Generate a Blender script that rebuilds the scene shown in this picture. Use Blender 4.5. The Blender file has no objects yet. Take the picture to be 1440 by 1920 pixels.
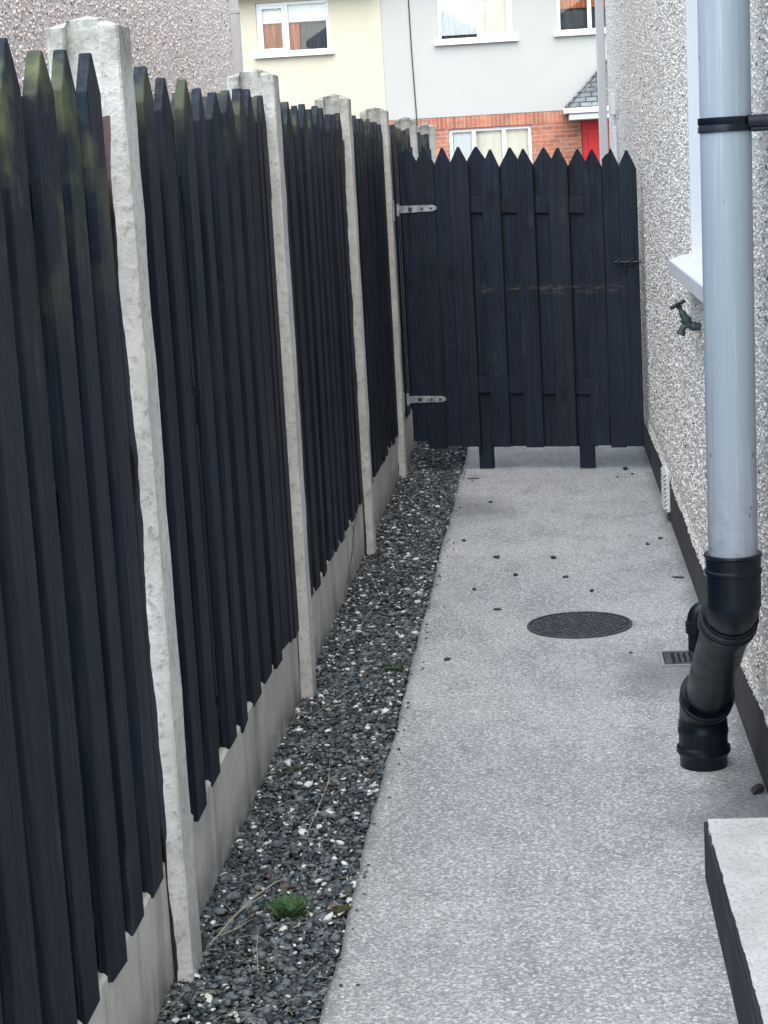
import bpy, bmesh, math, random
import numpy as np
from mathutils import Vector, Matrix
random.seed(7); rng = np.random.default_rng(7)
S = bpy.context.scene; COL = S.collection
# ------------------------------------------------------------------ camera
F, YAW, PITCH, ROLL, CAMH = 3489.19, .0935, .1817, -.0559, 1.5
cy, sy, cp, sp = math.cos(YAW), math.sin(YAW), math.cos(PITCH), math.sin(PITCH)
fw = Vector((-sy*cp, cy*cp, -sp)); rt = Vector((cy, sy, 0)); up = rt.cross(fw)
r2 = rt*math.cos(ROLL) + up*math.sin(ROLL); u2 = up*math.cos(ROLL) - rt*math.sin(ROLL)
cd = bpy.data.cameras.new('camera'); cam = bpy.data.objects.new('camera', cd); COL.objects.link(cam)
M4 = Matrix((r2, u2, -fw)).transposed().to_4x4(); M4.translation = Vector((0, 0, CAMH)); cam.matrix_world = M4
cd.sensor_fit = 'VERTICAL'; cd.sensor_height = 36; cd.lens = 36*F/1920; cd.clip_end = 500; cd.clip_start = .05
S.camera = cam
S.render.resolution_x, S.render.resolution_y = 768, 1024
# ------------------------------------------------------------------ light
W = bpy.data.worlds.new('World'); S.world = W; W.use_nodes = True
wn = W.node_tree.nodes; wl = W.node_tree.links
sky = wn.new('ShaderNodeTexSky'); sky.sky_type = 'NISHITA'; sky.sun_disc = False
SUN_EL, SUN_AZ = math.radians(60), math.radians(170)      # azimuth clockwise from +Y
sky.sun_elevation = SUN_EL; sky.sun_rotation = SUN_AZ; sky.air_density = 1.2; sky.dust_density = 1.5
hs_ = wn.new('ShaderNodeHueSaturation'); hs_.inputs['Saturation'].default_value = .78; hs_.inputs['Hue'].default_value = .485
wl.new(sky.outputs[0], hs_.inputs['Color']); wl.new(hs_.outputs[0], wn['Background'].inputs[0]); wn['Background'].inputs[1].default_value = .15
sd = bpy.data.lights.new('sun', 'SUN'); sd.energy = 1.4; sd.angle = math.radians(85); sd.color = (1, .96, .90)
so = bpy.data.objects.new('sun', sd); COL.objects.link(so)
sdir = Vector((math.sin(SUN_AZ)*math.cos(SUN_EL), math.cos(SUN_AZ)*math.cos(SUN_EL), math.sin(SUN_EL)))
so.rotation_euler = sdir.to_track_quat('Z', 'Y').to_euler(); so.location = (0, -5, 12)
S.view_settings.view_transform = 'Standard'; S.view_settings.look = 'None'; S.view_settings.gamma = 1
S.view_settings.exposure = 1.8

# ------------------------------------------------------------------ helpers
def tag(o, label=None, cat=None, group=None, kind=None):
    if label: o['label'] = label
    if cat: o['category'] = cat
    if group: o['group'] = group
    if kind: o['kind'] = kind
    return o
def empty(name, loc, label=None, cat=None, group=None):
    o = bpy.data.objects.new(name, None); COL.objects.link(o); o.location = loc; o.empty_display_size = .1
    return tag(o, label, cat, group)
def wloc(o):
    v = Vector((0, 0, 0))
    while o: v += o.location; o = o.parent
    return v
class MB:
    def __init__(s): s.v = []; s.f = []
    def add(s, vs, fs):
        n = len(s.v); s.v += [tuple(v) for v in vs]; s.f += [tuple(i+n for i in f) for f in fs]; return s
    def box(s, x0, x1, y0, y1, z0, z1):
        return s.add([(x, y, z) for x in (x0, x1) for y in (y0, y1) for z in (z0, z1)],
                     [(0,1,3,2), (4,6,7,5), (0,4,5,1), (2,3,7,6), (0,2,6,4), (1,5,7,3)])
    def prism(s, pts, fn, d0, d1):      # 2-D polygon pts, fn(a,b,d)->xyz
        n = len(pts); vs = [fn(a, b, d0) for a, b in pts] + [fn(a, b, d1) for a, b in pts]
        return s.add(vs, [tuple(range(n))[::-1], tuple(range(n, 2*n))] + [(i, (i+1) % n, (i+1) % n+n, i+n) for i in range(n)])
    def tube(s, pts, rad, n=24, cap=True):
        pts = [Vector(p) for p in pts]; m = len(pts)
        if not hasattr(rad, '__len__'): rad = [rad]*m
        T = []
        for i in range(m):
            a = pts[max(i-1, 0)]; b = pts[min(i+1, m-1)]; t = b-a
            T.append(t.normalized() if t.length > 1e-9 else Vector((0, 0, 1)))
        nrm = T[0].orthogonal().normalized(); vs = []
        for i in range(m):
            nrm = (nrm - T[i]*nrm.dot(T[i])).normalized(); b = T[i].cross(nrm)
            vs += [pts[i] + rad[i]*(math.cos(2*math.pi*k/n)*nrm + math.sin(2*math.pi*k/n)*b) for k in range(n)]
        fs = [(i*n+k, i*n+(k+1) % n, (i+1)*n+(k+1) % n, (i+1)*n+k) for i in range(m-1) for k in range(n)]
        if cap: fs += [tuple(range(n))[::-1], tuple(range((m-1)*n, m*n))]
        return s.add(vs, fs)
    def build(s, name, mat, parent=None, bevel=0, smooth=False, seg=1):
        off = wloc(parent) if parent else Vector((0, 0, 0))
        me = bpy.data.meshes.new(name); me.from_pydata([tuple(Vector(v)-off) for v in s.v], [], s.f)
        bm = bmesh.new(); bm.from_mesh(me); bmesh.ops.recalc_face_normals(bm, faces=bm.faces)
        if bevel:
            es = [e for e in bm.edges if len(e.link_faces) == 2 and e.calc_face_angle(0) > .5]
            bmesh.ops.bevel(bm, geom=es, offset=bevel, segments=seg, affect='EDGES', clamp_overlap=True)
        bm.to_mesh(me); bm.free()
        if smooth:
            me.shade_smooth()
            try: me.set_sharp_from_angle(angle=math.radians(38))
            except Exception: pass
        for m in (mat if isinstance(mat, (list, tuple)) else [mat]): me.materials.append(m)
        o = bpy.data.objects.new(name, me); COL.objects.link(o); o.parent = parent
        return o
def obj_at(mb, name, mat, loc, **k):   # top-level single mesh with its origin at loc
    o = mb.build(name, mat, None, **k); L = Vector(loc)
    o.data.transform(Matrix.Translation(-L)); o.location = L; return o

def mat(name, col=(.5, .5, .5), rough=.7, build=None, metallic=0, spec=.5):
    m = bpy.data.materials.new(name); m.use_nodes = True; N = m.node_tree.nodes; L = m.node_tree.links
    p = N['Principled BSDF']; p.inputs['Base Color'].default_value = (*col, 1); p.inputs['Roughness'].default_value = rough
    p.inputs['Metallic'].default_value = metallic; p.inputs['Specular IOR Level'].default_value = spec
    if build: build(G(N, L, p))
    return m
class G:
    def __init__(s, N, L, p): s.N, s.L, s.p = N, L, p
    def n(s, t, **k):
        x = s.N.new('ShaderNode'+t)
        for a, b in k.items():
            if a in ('i',):
                for key, v in b.items():
                    if hasattr(v, 'links') or isinstance(v, bpy.types.NodeSocket): s.L.new(v, x.inputs[key])
                    else: x.inputs[key].default_value = v
            else: setattr(x, a, b)
        return x
    def co(s, scale=(1, 1, 1), kind='Object', loc=(0, 0, 0), geo=False):
        src = s.n('NewGeometry').outputs['Position'] if geo else s.n('TexCoord').outputs[kind]
        return s.n('Mapping', i={'Vector': src, 'Scale': scale, 'Location': loc}).outputs[0]
    def noise(s, vec, scale, detail=4, rough=.55, out='Fac'):
        return s.n('TexNoise', i={'Vector': vec, 'Scale': scale, 'Detail': detail, 'Roughness': rough}).outputs[out]
    def vor(s, vec, scale, feature='F1', out='Distance', rnd=1):
        return s.n('TexVoronoi', feature=feature, i={'Vector': vec, 'Scale': scale, 'Randomness': rnd}).outputs[out]
    def ramp(s, fac, stops, interp='LINEAR'):
        r = s.n('ValToRGB'); s.L.new(fac, r.inputs[0]); e = r.color_ramp.elements; r.color_ramp.interpolation = interp
        while len(e) < len(stops): e.new(.5)
        for x, (p, c) in zip(e, stops):
            x.position = p; x.color = (c, c, c, 1) if not hasattr(c, '__len__') else (*c, 1)
        return r.outputs[0]
    def mix(s, fac, a, b, mode='MIX'):
        x = s.n('Mix', data_type='RGBA', blend_type=mode)
        for k, v in ((0, fac), (6, a), (7, b)):
            if isinstance(v, bpy.types.NodeSocket): s.L.new(v, x.inputs[k])
            elif k == 0: x.inputs[0].default_value = v
            else: x.inputs[k].default_value = (*v, 1) if len(v) == 3 else v
        return x.outputs[2]
    def math(s, op, a, b=0., c=0., clamp=False):
        x = s.n('Math', operation=op, use_clamp=clamp)
        for k, v in enumerate((a, b, c)):
            if isinstance(v, bpy.types.NodeSocket): s.L.new(v, x.inputs[k])
            else: x.inputs[k].default_value = v
        return x.outputs[0]
    def xyz(s, vec):
        return s.n('SeparateXYZ', i={'Vector': vec}).outputs
    def color(s, c): s.L.new(c, s.p.inputs['Base Color'])
    def rough(s, c): s.L.new(c, s.p.inputs['Roughness'])
    def bump(s, h, strength=.5, dist=.005, prev=None):
        b = s.n('Bump', i={'Height': h, 'Strength': strength, 'Distance': dist})
        if prev is not None: s.L.new(prev, b.inputs['Normal'])
        s.L.new(b.outputs[0], s.p.inputs['Normal']); return b.outputs[0]

# ------------------------------------------------------------------ materials
def wood_fn(a, b, c, moss=1.0, knots=False):
    def f(g):
        rnd = g.n('ObjectInfo').outputs['Random']
        pos = g.co(geo=True); sh = g.n('CombineXYZ', i={0: g.math('MULTIPLY', rnd, 37.), 1: g.math('MULTIPLY', rnd, 11.), 2: g.math('MULTIPLY', rnd, 53.)}).outputs[0]
        v = g.n('VectorMath', operation='ADD', i={0: pos, 1: sh}).outputs[0]
        st = g.n('Mapping', i={'Vector': v, 'Scale': (40, 40, 1.6)}).outputs[0]
        grain = g.noise(st, 1.6, 6, .65)
        blot = g.noise(v, 3.2, 4, .6)
        fine = g.noise(g.n('Mapping', i={'Vector': v, 'Scale': (160, 160, 6)}).outputs[0], 1, 4, .6)
        col = g.mix(g.ramp(grain, [(.36, 0), (.64, 1)]), a, b)
        col = g.mix(g.ramp(blot, [(.42, 0), (.62, .9)]), col, c)
        col = g.mix(g.ramp(g.math('FRACT', g.math('MULTIPLY', rnd, 7.31)), [(.5, 0), (1, .6)]), col, (.021, .020, .030))
        col = g.mix(g.ramp(g.math('FRACT', g.math('MULTIPLY', rnd, 3.77)), [(.5, 0), (1, .6)]), col, (.008, .018, .026))
        stk = g.noise(g.n('Mapping', i={'Vector': v, 'Scale': (75, 75, 1.1)}).outputs[0], 1, 3, .6)
        col = g.mix(g.ramp(stk, [(.35, .75), (.5, 0)]), col, (.003, .004, .007))
        scf = g.math('MULTIPLY', g.ramp(g.noise(v, 5, 5, .75), [(.56, 0), (.7, 1)]), g.ramp(stk, [(.48, 0), (.62, 1)]))
        col = g.mix(g.math('MULTIPLY', scf, .55), col, (.06, .066, .075))
        hi = g.ramp(fine, [(.56, 0), (.78, .5)]); col = g.mix(hi, col, (.055, .062, .075))
        if moss:
            z = g.xyz(pos)[2]
            far_ = g.math('GREATER_THAN', g.xyz(pos)[1], 3.27)
            m1 = g.ramp(g.n('MapRange', i={'Value': g.math('SUBTRACT', z, g.math('MULTIPLY', far_, .26)), 'From Min': 1.22, 'From Max': 1.62}).outputs[0], [(0, 0), (1, 1)])
            mn = g.noise(v, 7, 4, .6); fac = g.math('MULTIPLY', m1, g.ramp(mn, [(.47, 0), (.68, 1)]))
            col = g.mix(g.math('MULTIPLY', fac, moss*.85), col, g.mix(g.noise(v, 30, 3), (.06, .085, .035), (.19, .21, .10)))
        if knots:
            k = g.vor(g.n('Mapping', i={'Vector': v, 'Scale': (7, 7, 3.2)}).outputs[0], 1)
            kk = g.ramp(k, [(.07, 1), (.2, 0)]); col = g.mix(g.math('MULTIPLY', kk, .9), col, (.004, .005, .01))
            x, y, z = g.xyz(pos)[0], g.xyz(pos)[1], g.xyz(pos)[2]
            # scraped paint in a band across the middle boards
            zc = g.math('ABSOLUTE', g.math('SUBTRACT', g.math('ADD', z, g.math('MULTIPLY', x, .02)), .888))
            band = g.ramp(zc, [(.008, 1), (.03, 0)])
            xr = g.math('MULTIPLY', g.math('GREATER_THAN', x, -.32), g.math('LESS_THAN', x, .36))
            sc = g.ramp(g.noise(g.n('Mapping', i={'Vector': pos, 'Scale': (9, 9, 40)}).outputs[0], 2.0, 5, .7), [(.5, 0), (.62, 1)])
            col = g.mix(g.math('MULTIPLY', g.math('MULTIPLY', band, xr), g.math('MULTIPLY', sc, .45)), col, (.17, .13, .11))
        g.color(col); g.rough(g.ramp(blot, [(.3, .55), (.7, .78)]))
        g.bump(g.math('ADD', grain, g.math('MULTIPLY', fine, .5)), .55, .003)
    return f
M = {}
M['fence'] = mat('fence_paint', build=wood_fn((.0022, .0058, .0135), (.014, .026, .045), (.019, .020, .034)), spec=.2)
M['fence_back'] = mat('fence_paint_back', build=wood_fn((.004, .006, .010), (.014, .017, .022), (.024, .024, .024)), spec=.3)
M['gate'] = mat('gate_paint', build=wood_fn((.004, .0105, .026), (.012, .024, .047), (.006, .013, .030), moss=0, knots=True), spec=.35)

def post_fn(g):
    pos = g.co(geo=True); p = g.xyz(pos)
    n1 = g.noise(pos, 9, 6, .65); n2 = g.noise(pos, 55, 5, .7); n3 = g.noise(pos, 3, 3)
    col = g.mix(g.ramp(n1, [(.35, 0), (.7, 1)]), (.56, .555, .52), (.76, .755, .72))
    col = g.mix(g.ramp(n2, [(.52, 0), (.70, .8)]), col, (.26, .26, .255))
    col = g.mix(g.ramp(n3, [(.5, 0), (.75, .5)]), col, (.52, .46, .40))
    top = g.n('MapRange', i={'Value': p[2], 'From Min': 1.66, 'From Max': 1.80}).outputs[0]
    tf = g.math('MULTIPLY', top, g.ramp(g.noise(pos, 16, 5, .7), [(.35, .1), (.62, 1)]))
    col = g.mix(tf, col, g.mix(g.noise(pos, 40, 3), (.085, .095, .075), (.19, .195, .155)))
    pit = g.ramp(g.vor(pos, 95), [(.06, 1), (.14, 0)]); pit = g.math('MULTIPLY', pit, g.ramp(g.noise(pos, 11, 2), [(.5, 0), (.6, 1)]))
    col = g.mix(g.math('MULTIPLY', pit, .8), col, (.06, .06, .06))
    # fence paint slopped along the inner edge of the front flange
    edge = g.math('ADD', p[0], g.math('MULTIPLY', g.math('SUBTRACT', g.noise(g.co((1, 1, .4), geo=True), 7, 4, .6), .5), .045))
    e2 = g.math('LESS_THAN', edge, -.7585)
    zz = g.math('LESS_THAN', p[2], 1.62); nrm = g.xyz(g.n('NewGeometry').outputs['Normal'])[1]
    fr = g.math('MULTIPLY', g.math('MULTIPLY', e2, zz), g.math('LESS_THAN', nrm, -.3)); fr = g.math('MULTIPLY', fr, g.math('GREATER_THAN', p[0], -.775))
    pc = g.mix(g.ramp(g.noise(pos, 2.6, 2), [(.54, 0), (.62, 1)]), (.03, .032, .042), (.15, .10, .105))
    col = g.mix(fr, col, pc)
    g.color(col); g.bump(g.math('ADD', n2, g.math('MULTIPLY', n1, .6)), .8, .006)
M['post'] = mat('post_concrete', rough=.9, build=post_fn, spec=.2)
def plank_fn(g):
    pos = g.co(geo=True)
    n1 = g.noise(pos, 6, 5, .6); st = g.noise(g.co((1, 5, .5), geo=True), 1.7, 6, .7); n2 = g.noise(pos, 70, 4, .7)
    col = g.mix(g.ramp(n1, [(.3, 0), (.7, 1)]), (.54, .53, .49), (.70, .69, .64))
    col = g.mix(g.ramp(st, [(.52, 0), (.72, .7)]), col, (.19, .20, .20))
    col = g.mix(g.ramp(n2, [(.62, 0), (.75, .5)]), col, (.2, .2, .19))
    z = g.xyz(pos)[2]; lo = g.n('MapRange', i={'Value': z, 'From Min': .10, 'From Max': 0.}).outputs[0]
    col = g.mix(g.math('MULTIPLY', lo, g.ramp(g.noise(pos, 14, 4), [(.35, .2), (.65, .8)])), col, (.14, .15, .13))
    g.color(col); g.bump(g.math('ADD', n2, n1), .5, .004)
M['plank'] = mat('plank_concrete', rough=.9, build=plank_fn, spec=.2)

def path_fn(g):
    pos = g.co(geo=True)
    big = g.noise(pos, 1.3, 4, .6); mid = g.noise(g.co((1, .45, 1), geo=True), 7, 5, .65)
    gr = g.noise(pos, 170, 4, .75); gr2 = g.noise(pos, 420, 2, .6)
    col = g.mix(g.ramp(big, [(.35, 0), (.68, 1)]), (.36, .375, .375), (.54, .545, .535))
    col = g.mix(g.ramp(mid, [(.38, .5), (.54, 0)]), col, (.20, .205, .21))
    cellc = g.xyz(g.vor(pos, 180, out='Color'))[0]
    col = g.mix(g.ramp(cellc, [(0, .5), (.45, 0)]), col, (.14, .15, .165))
    col = g.mix(g.ramp(cellc, [(.58, 0), (1, .8)]), col, (.82, .82, .81))
    g2 = g.noise(pos, 105, 5, .8)
    col = g.mix(g.ramp(g2, [(.40, .75), (.52, 0)]), col, (.14, .15, .165))
    col = g.mix(g.ramp(gr2, [(.5, 0), (.66, .6)]), col, (.58, .58, .58))
    # pale and dark aggregate grains
    vc = g.vor(pos, 62, out='Color'); vd = g.vor(pos, 62); sel = g.math('GREATER_THAN', g.xyz(vc)[0], .97)
    col = g.mix(g.math('MULTIPLY', sel, g.ramp(vd, [(.22, .9), (.34, 0)])), col, (.72, .71, .68))
    vc2 = g.vor(pos, 33, out='Color'); vd2 = g.vor(pos, 33); sel2 = g.math('GREATER_THAN', g.xyz(vc2)[1], .985)
    col = g.mix(g.math('MULTIPLY', sel2, g.ramp(vd2, [(.15, .9), (.28, 0)])), col, (.75, .74, .70))
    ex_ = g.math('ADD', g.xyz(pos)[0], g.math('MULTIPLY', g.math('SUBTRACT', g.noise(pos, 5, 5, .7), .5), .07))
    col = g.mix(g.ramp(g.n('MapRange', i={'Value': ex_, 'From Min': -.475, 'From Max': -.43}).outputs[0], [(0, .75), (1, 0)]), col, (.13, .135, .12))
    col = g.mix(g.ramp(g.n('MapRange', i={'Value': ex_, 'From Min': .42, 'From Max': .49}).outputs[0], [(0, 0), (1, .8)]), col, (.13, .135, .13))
    # grime round the gully and the pipe foot
    for (cx, cyy, r) in ((.33, 5.35, .25), (.43, 4.1, .24), (-.38, 8.1, .28)):
        d = g.n('VectorMath', operation='DISTANCE', i={0: g.co((1, .7, 1), geo=True), 1: (cx, cyy*.7, 0)}).outputs['Value']
        d = g.math('ADD', d, g.math('MULTIPLY', g.math('SUBTRACT', g.noise(pos, 6, 4), .5), .25))
        col = g.mix(g.ramp(g.math('DIVIDE', d, r), [(.3, .55), (1, 0)]), col, (.12, .13, .15))
    g.color(col); b = g.bump(gr, .55, .004); g.bump(mid, .25, .01, b)
M['path'] = mat('path_concrete', rough=.9, build=path_fn, spec=.25)
def step_fn(g):
    pos = g.co(geo=True); p = g.xyz(pos); gr = g.noise(pos, 150, 4, .75); n = g.noise(pos, 8, 5, .6)
    col = g.mix(g.ramp(n, [(.35, 0), (.65, 1)]), (.50, .49, .48), (.62, .61, .60))
    col = g.mix(g.ramp(gr, [(.38, .6), (.5, 0)]), col, (.25, .245, .24))
    paint = g.mix(g.ramp(g.noise(g.co((12, 2, 2), geo=True), 1.5, 5, .6), [(.45, 0), (.75, 1)]), (.028, .030, .037), (.06, .062, .07))
    # the dark band is painted on the riser and worn over the top arris
    e = g.math('ADD', p[0], g.math('MULTIPLY', g.math('SUBTRACT', g.noise(pos, 18, 5, .7), .5), .012))
    e = g.math('SUBTRACT', e, g.math('MULTIPLY', g.math('SUBTRACT', 3.75, p[1]), .012))
    dark = g.math('MAXIMUM', g.math('MULTIPLY', g.math('LESS_THAN', e, .288), 1.), g.math('MULTIPLY', g.math('LESS_THAN', p[2], .112), g.math('LESS_THAN', p[0], .285)))
    g.color(g.mix(dark, col, paint)); g.bump(gr, .5, .003)
M['step'] = mat('step_concrete', rough=.9, build=step_fn, spec=.25)

def dash_fn(base, warm, scale=95, dark=.5):
    def f(g):
        pos = g.co(geo=True)
        w = g.n('VectorMath', operation='ADD', i={0: pos, 1: g.n('VectorMath', operation='SCALE', i={0: g.noise(pos, 140, 2, out='Color'), 'Scale': .006}).outputs[0]}).outputs[0]
        d = g.vor(w, scale); c = g.xyz(g.vor(w, scale, out='Color'))
        col = g.ramp(c[0], [(0, tuple(x*.72 for x in base)), (.35, base), (.7, tuple(min(.85, x*1.18) for x in base)), (.86, warm), (.95, (.30, .25, .23))], 'CONSTANT')
        gap_shade = g.ramp(d, [(.42, 0), (.75, dark)]); sel = g.ramp(g.noise(pos, 60, 3, .6), [(.44, .15), (.58, 1)])  # shadowed gaps between the pebbles, painted into the colour
        col = g.mix(g.math('MULTIPLY', gap_shade, sel), col, (.13, .12, .125))
        col = g.mix(g.ramp(g.noise(pos, 1.4, 4), [(.4, 0), (.75, .35)]), col, warm)
        g.color(col); g.bump(g.math('SUBTRACT', 1., d), .22, .006)
    return f
M['dash'] = mat('pebbledash', rough=.85, build=dash_fn((.75, .72, .685), (.75, .68, .62), 120, .55), spec=.25)
M['dash_pink'] = mat('pebbledash_neighbour', rough=.85, build=dash_fn((.80, .73, .70), (.85, .72, .65), 72, .4), spec=.25)
def chip_fn(g):
    r = g.n('NewGeometry').outputs['Random Per Island']
    g.color(g.ramp(r, [(0, (.83, .81, .78)), (.35, (.79, .765, .73)), (.6, (.86, .84, .815)), (.8, (.74, .68, .625)), (.94, (.46, .41, .40)), (.975, (.15, .13, .14))], 'CONSTANT'))
M['chip'] = mat('dash_chippings', rough=.7, build=chip_fn, spec=.3)
def gravel_fn(g):
    r = g.n('NewGeometry').outputs['Random Per Island']; pos = g.co(geo=True)
    c = g.ramp(r, [(0, (.035, .045, .053)), (.20, (.07, .088, .10)), (.38, (.14, .165, .18)), (.58, (.014, .019, .025)), (.72, (.17, .20, .215)),
                   (.82, (.065, .068, .062)), (.88, (.19, .205, .21)), (.915, (.13, .085, .065)), (.925, (.84, .83, .80)), (.965, (.62, .62, .61))], 'CONSTANT')
    c = g.mix(g.ramp(g.noise(pos, 220, 3), [(.4, 0), (.8, .35)]), c, (.22, .23, .24))
    g.color(c)
def chip2_fn(g):
    r = g.n('NewGeometry').outputs['Random Per Island']
    g.color(g.ramp(r, [(0, (.86, .77, .73)), (.35, (.82, .71, .66)), (.6, (.88, .82, .78)), (.8, (.74, .62, .55)), (.92, (.48, .38, .34)), (.97, (.22, .17, .17))], 'CONSTANT'))
M['chip_pink'] = mat('neighbour_chippings', rough=.7, build=chip2_fn, spec=.3)
M['gravel'] = mat('gravel_stones', rough=.62, build=gravel_fn, spec=.4)
M['soil'] = mat('soil', rough=.95, build=lambda g: (g.color(g.mix(g.noise(g.co(geo=True), 60, 4), (.012, .013, .014), (.05, .05, .045))), g.bump(g.noise(g.co(geo=True), 90, 4), .8, .01)))
M['asphalt'] = mat('asphalt', rough=.9, build=lambda g: (g.color(g.mix(g.noise(g.co(geo=True), 90, 4), (.04, .04, .042), (.09, .09, .092)))))
def render_fn(a, b, st):
    def f(g):
        pos = g.co(geo=True); n = g.noise(pos, .9, 5, .6); n2 = g.noise(pos, 30, 4)
        c = g.mix(n, a, b); c = g.mix(g.ramp(g.noise(g.co((1.2, 1, .5), geo=True), 1.1, 6, .7), [(.56, 0), (.8, .45)]), c, st)
        g.color(c); g.bump(n2, .25, .01)
    return f
M['cream'] = mat('cream_render', rough=.9, build=render_fn((.48, .435, .335), (.53, .48, .375), (.38, .345, .27)), spec=.2)
M['grey'] = mat('grey_render', rough=.9, build=render_fn((.375, .365, .345), (.41, .40, .38), (.345, .32, .29)), spec=.2)
def brick_fn(vertical):
    def f(g):
        p = g.xyz(g.co(geo=True)); v = g.n('CombineXYZ', i={0: p[2] if vertical else p[0], 1: p[0] if vertical else p[2]}).outputs[0]
        bt = g.n('TexBrick', offset=0. if vertical else .5, i={'Vector': v, 'Scale': 1., 'Mortar Size': .008, 'Mortar Smooth': .1, 'Bias': 0., 'Brick Width': .225 if not vertical else .5, 'Row Height': .075,
              'Color1': (.40, .15, .09, 1), 'Color2': (.28, .095, .06, 1), 'Mortar': (.30, .24, .20, 1)})
        c = g.mix(g.ramp(g.noise(g.co((4, 4, 12), geo=True), 1.5, 4), [(.5, 0), (.68, .6)]), bt.outputs[0], (.20, .085, .07))
        c = g.mix(g.ramp(g.noise(g.co(geo=True), 3.5, 4), [(.5, 0), (.7, .45)]), c, (.60, .27, .16))
        g.color(c); g.bump(bt.outputs[1], -.4, .008)
    return f
M['brick'] = mat('brick', rough=.85, build=brick_fn(False), spec=.2)
M['soldier'] = mat('brick_soldier', rough=.85, build=brick_fn(True), spec=.2)
M['upvc'] = mat('white_plastic', (.78, .79, .80), .35)
M['trim'] = mat('trim_paint', rough=.6, build=lambda g: g.color(g.mix(g.noise(g.co((6, 6, 1), geo=True), 3, 4), (.50, .49, .50), (.64, .63, .63))))
M['reveal'] = mat('white_reveal', (.66, .70, .74), .6)
M['sill'] = mat('sill_paint', rough=.55, build=lambda g: g.color(g.mix(g.noise(g.co(geo=True), 12, 4), (.62, .63, .65), (.74, .75, .77))))
M['net'] = mat('net_curtain', rough=.8, build=lambda g: g.color(g.mix(g.noise(g.co((30, 1, 1), geo=True), 1.5, 3), (.80, .84, .82), (.92, .92, .90))))
M['yellow_net'] = mat('cream_curtain', rough=.8, build=lambda g: g.color(g.mix(g.noise(g.co((3, 1, 9), geo=True), 1.5, 4), (.80, .76, .62), (.93, .90, .78))))
M['orange_reflection'] = mat('orange_roof_reflection', rough=.85, build=lambda g: g.color(g.mix(g.ramp(g.noise(g.co((26, 1, 1.5), geo=True), 1.0, 3), [(.35, 0), (.65, 1)]), (.20, .07, .035), (.80, .24, .09))))  # orange roof mirrored in the glass, painted as colour on a sheet
M['dark_room'] = mat('dark_room_shade', rough=.9, build=lambda g: g.color(g.mix(g.noise(g.co((6, 1, 2), geo=True), 1.4, 3), (.05, .06, .07), (.13, .14, .15))))  # dark colour painted in for the unlit room behind the glass
M['room'] = mat('room_wall', (.10, .105, .11), .9)
M['red'] = mat('red_door_paint', (.60, .012, .018), .35)
M['black_line'] = mat('black_cable', (.02, .02, .022), .6)
def slate_fn(g):
    p = g.xyz(g.co(geo=True)); v = g.n('CombineXYZ', i={0: p[0], 1: p[2]}).outputs[0]
    bt = g.n('TexBrick', offset=.5, i={'Vector': v, 'Scale': 1., 'Mortar Size': .012, 'Mortar Smooth': .2, 'Brick Width': .20, 'Row Height': .085, 'Color1': (.06, .07, .078, 1), 'Color2': (.14, .155, .165, 1), 'Mortar': (.012, .013, .015, 1)})
    g.color(g.mix(g.ramp(g.noise(g.co(geo=True), 9, 4), [(.5, 0), (.7, .5)]), bt.outputs[0], (.20, .215, .20))); g.bump(bt.outputs[1], -.8, .02)
M['slate'] = mat('slate', rough=.7, build=slate_fn)
M['tiles'] = mat('roof_tiles', rough=.8, build=lambda g: (g.color(g.mix(g.noise(g.co((2, 2, 2), geo=True), 4, 4), (.10, .09, .085), (.20, .17, .15))), g.bump(g.n('TexWave', bands_direction='Z', i={'Vector': g.co(geo=True), 'Scale': 3.}).outputs[1], .6, .03)))
def gm(name, rough):
    m = bpy.data.materials.new(name); m.use_nodes = True; N = m.node_tree.nodes; L = m.node_tree.links; N.remove(N['Principled BSDF'])
    t = N.new('ShaderNodeBsdfTransparent'); t.inputs[0].default_value = (1, 1, 1, 1); gl = N.new('ShaderNodeBsdfGlossy'); gl.inputs['Roughness'].default_value = rough
    fr = N.new('ShaderNodeFresnel'); fr.inputs[0].default_value = 1.5; mx = N.new('ShaderNodeMixShader')
    L.new(fr.outputs[0], mx.inputs[0]); L.new(t.outputs[0], mx.inputs[1]); L.new(gl.outputs[0], mx.inputs[2]); L.new(mx.outputs[0], N['Material Output'].inputs[0]); return m
M['glass'] = gm('window_glass', .01)
def pipe_fn(g):
    pos = g.co(geo=True); c = g.mix(g.noise(g.co((60, 60, 1.5), geo=True), 1, 4, .6), (.28, .335, .385), (.335, .385, .43))
    sc = g.vor(g.co((1, 1, .55), geo=True), 26); sl = g.xyz(g.vor(g.co((1, 1, .55), geo=True), 26, out='Color'))[0]
    c = g.mix(g.math('MULTIPLY', g.ramp(sc, [(.06, .85), (.11, 0)]), g.math('GREATER_THAN', sl, .45)), c, (.07, .07, .09))
    c = g.mix(g.ramp(g.noise(g.co((90, 90, 3), geo=True), 1, 3), [(.58, 0), (.72, .4)]), c, (.55, .58, .60))
    c = g.mix(g.ramp(g.noise(g.co((70, 70, 1), geo=True), 1.2, 4, .7), [(.3, .45), (.42, 0)]), c, (.17, .20, .24))
    zz = g.xyz(pos)[2]; c = g.mix(g.math('MULTIPLY', g.n('MapRange', i={'Value': zz, 'From Min': .85, 'From Max': .6}).outputs[0], g.ramp(g.noise(pos, 22, 5, .7), [(.45, 0), (.6, .55)])), c, (.18, .17, .16))
    g.color(c); g.rough(g.ramp(g.noise(pos, 20, 3), [(.3, .42), (.7, .55)]))
M['pipe_grey'] = mat('grey_plastic', build=pipe_fn)
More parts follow.
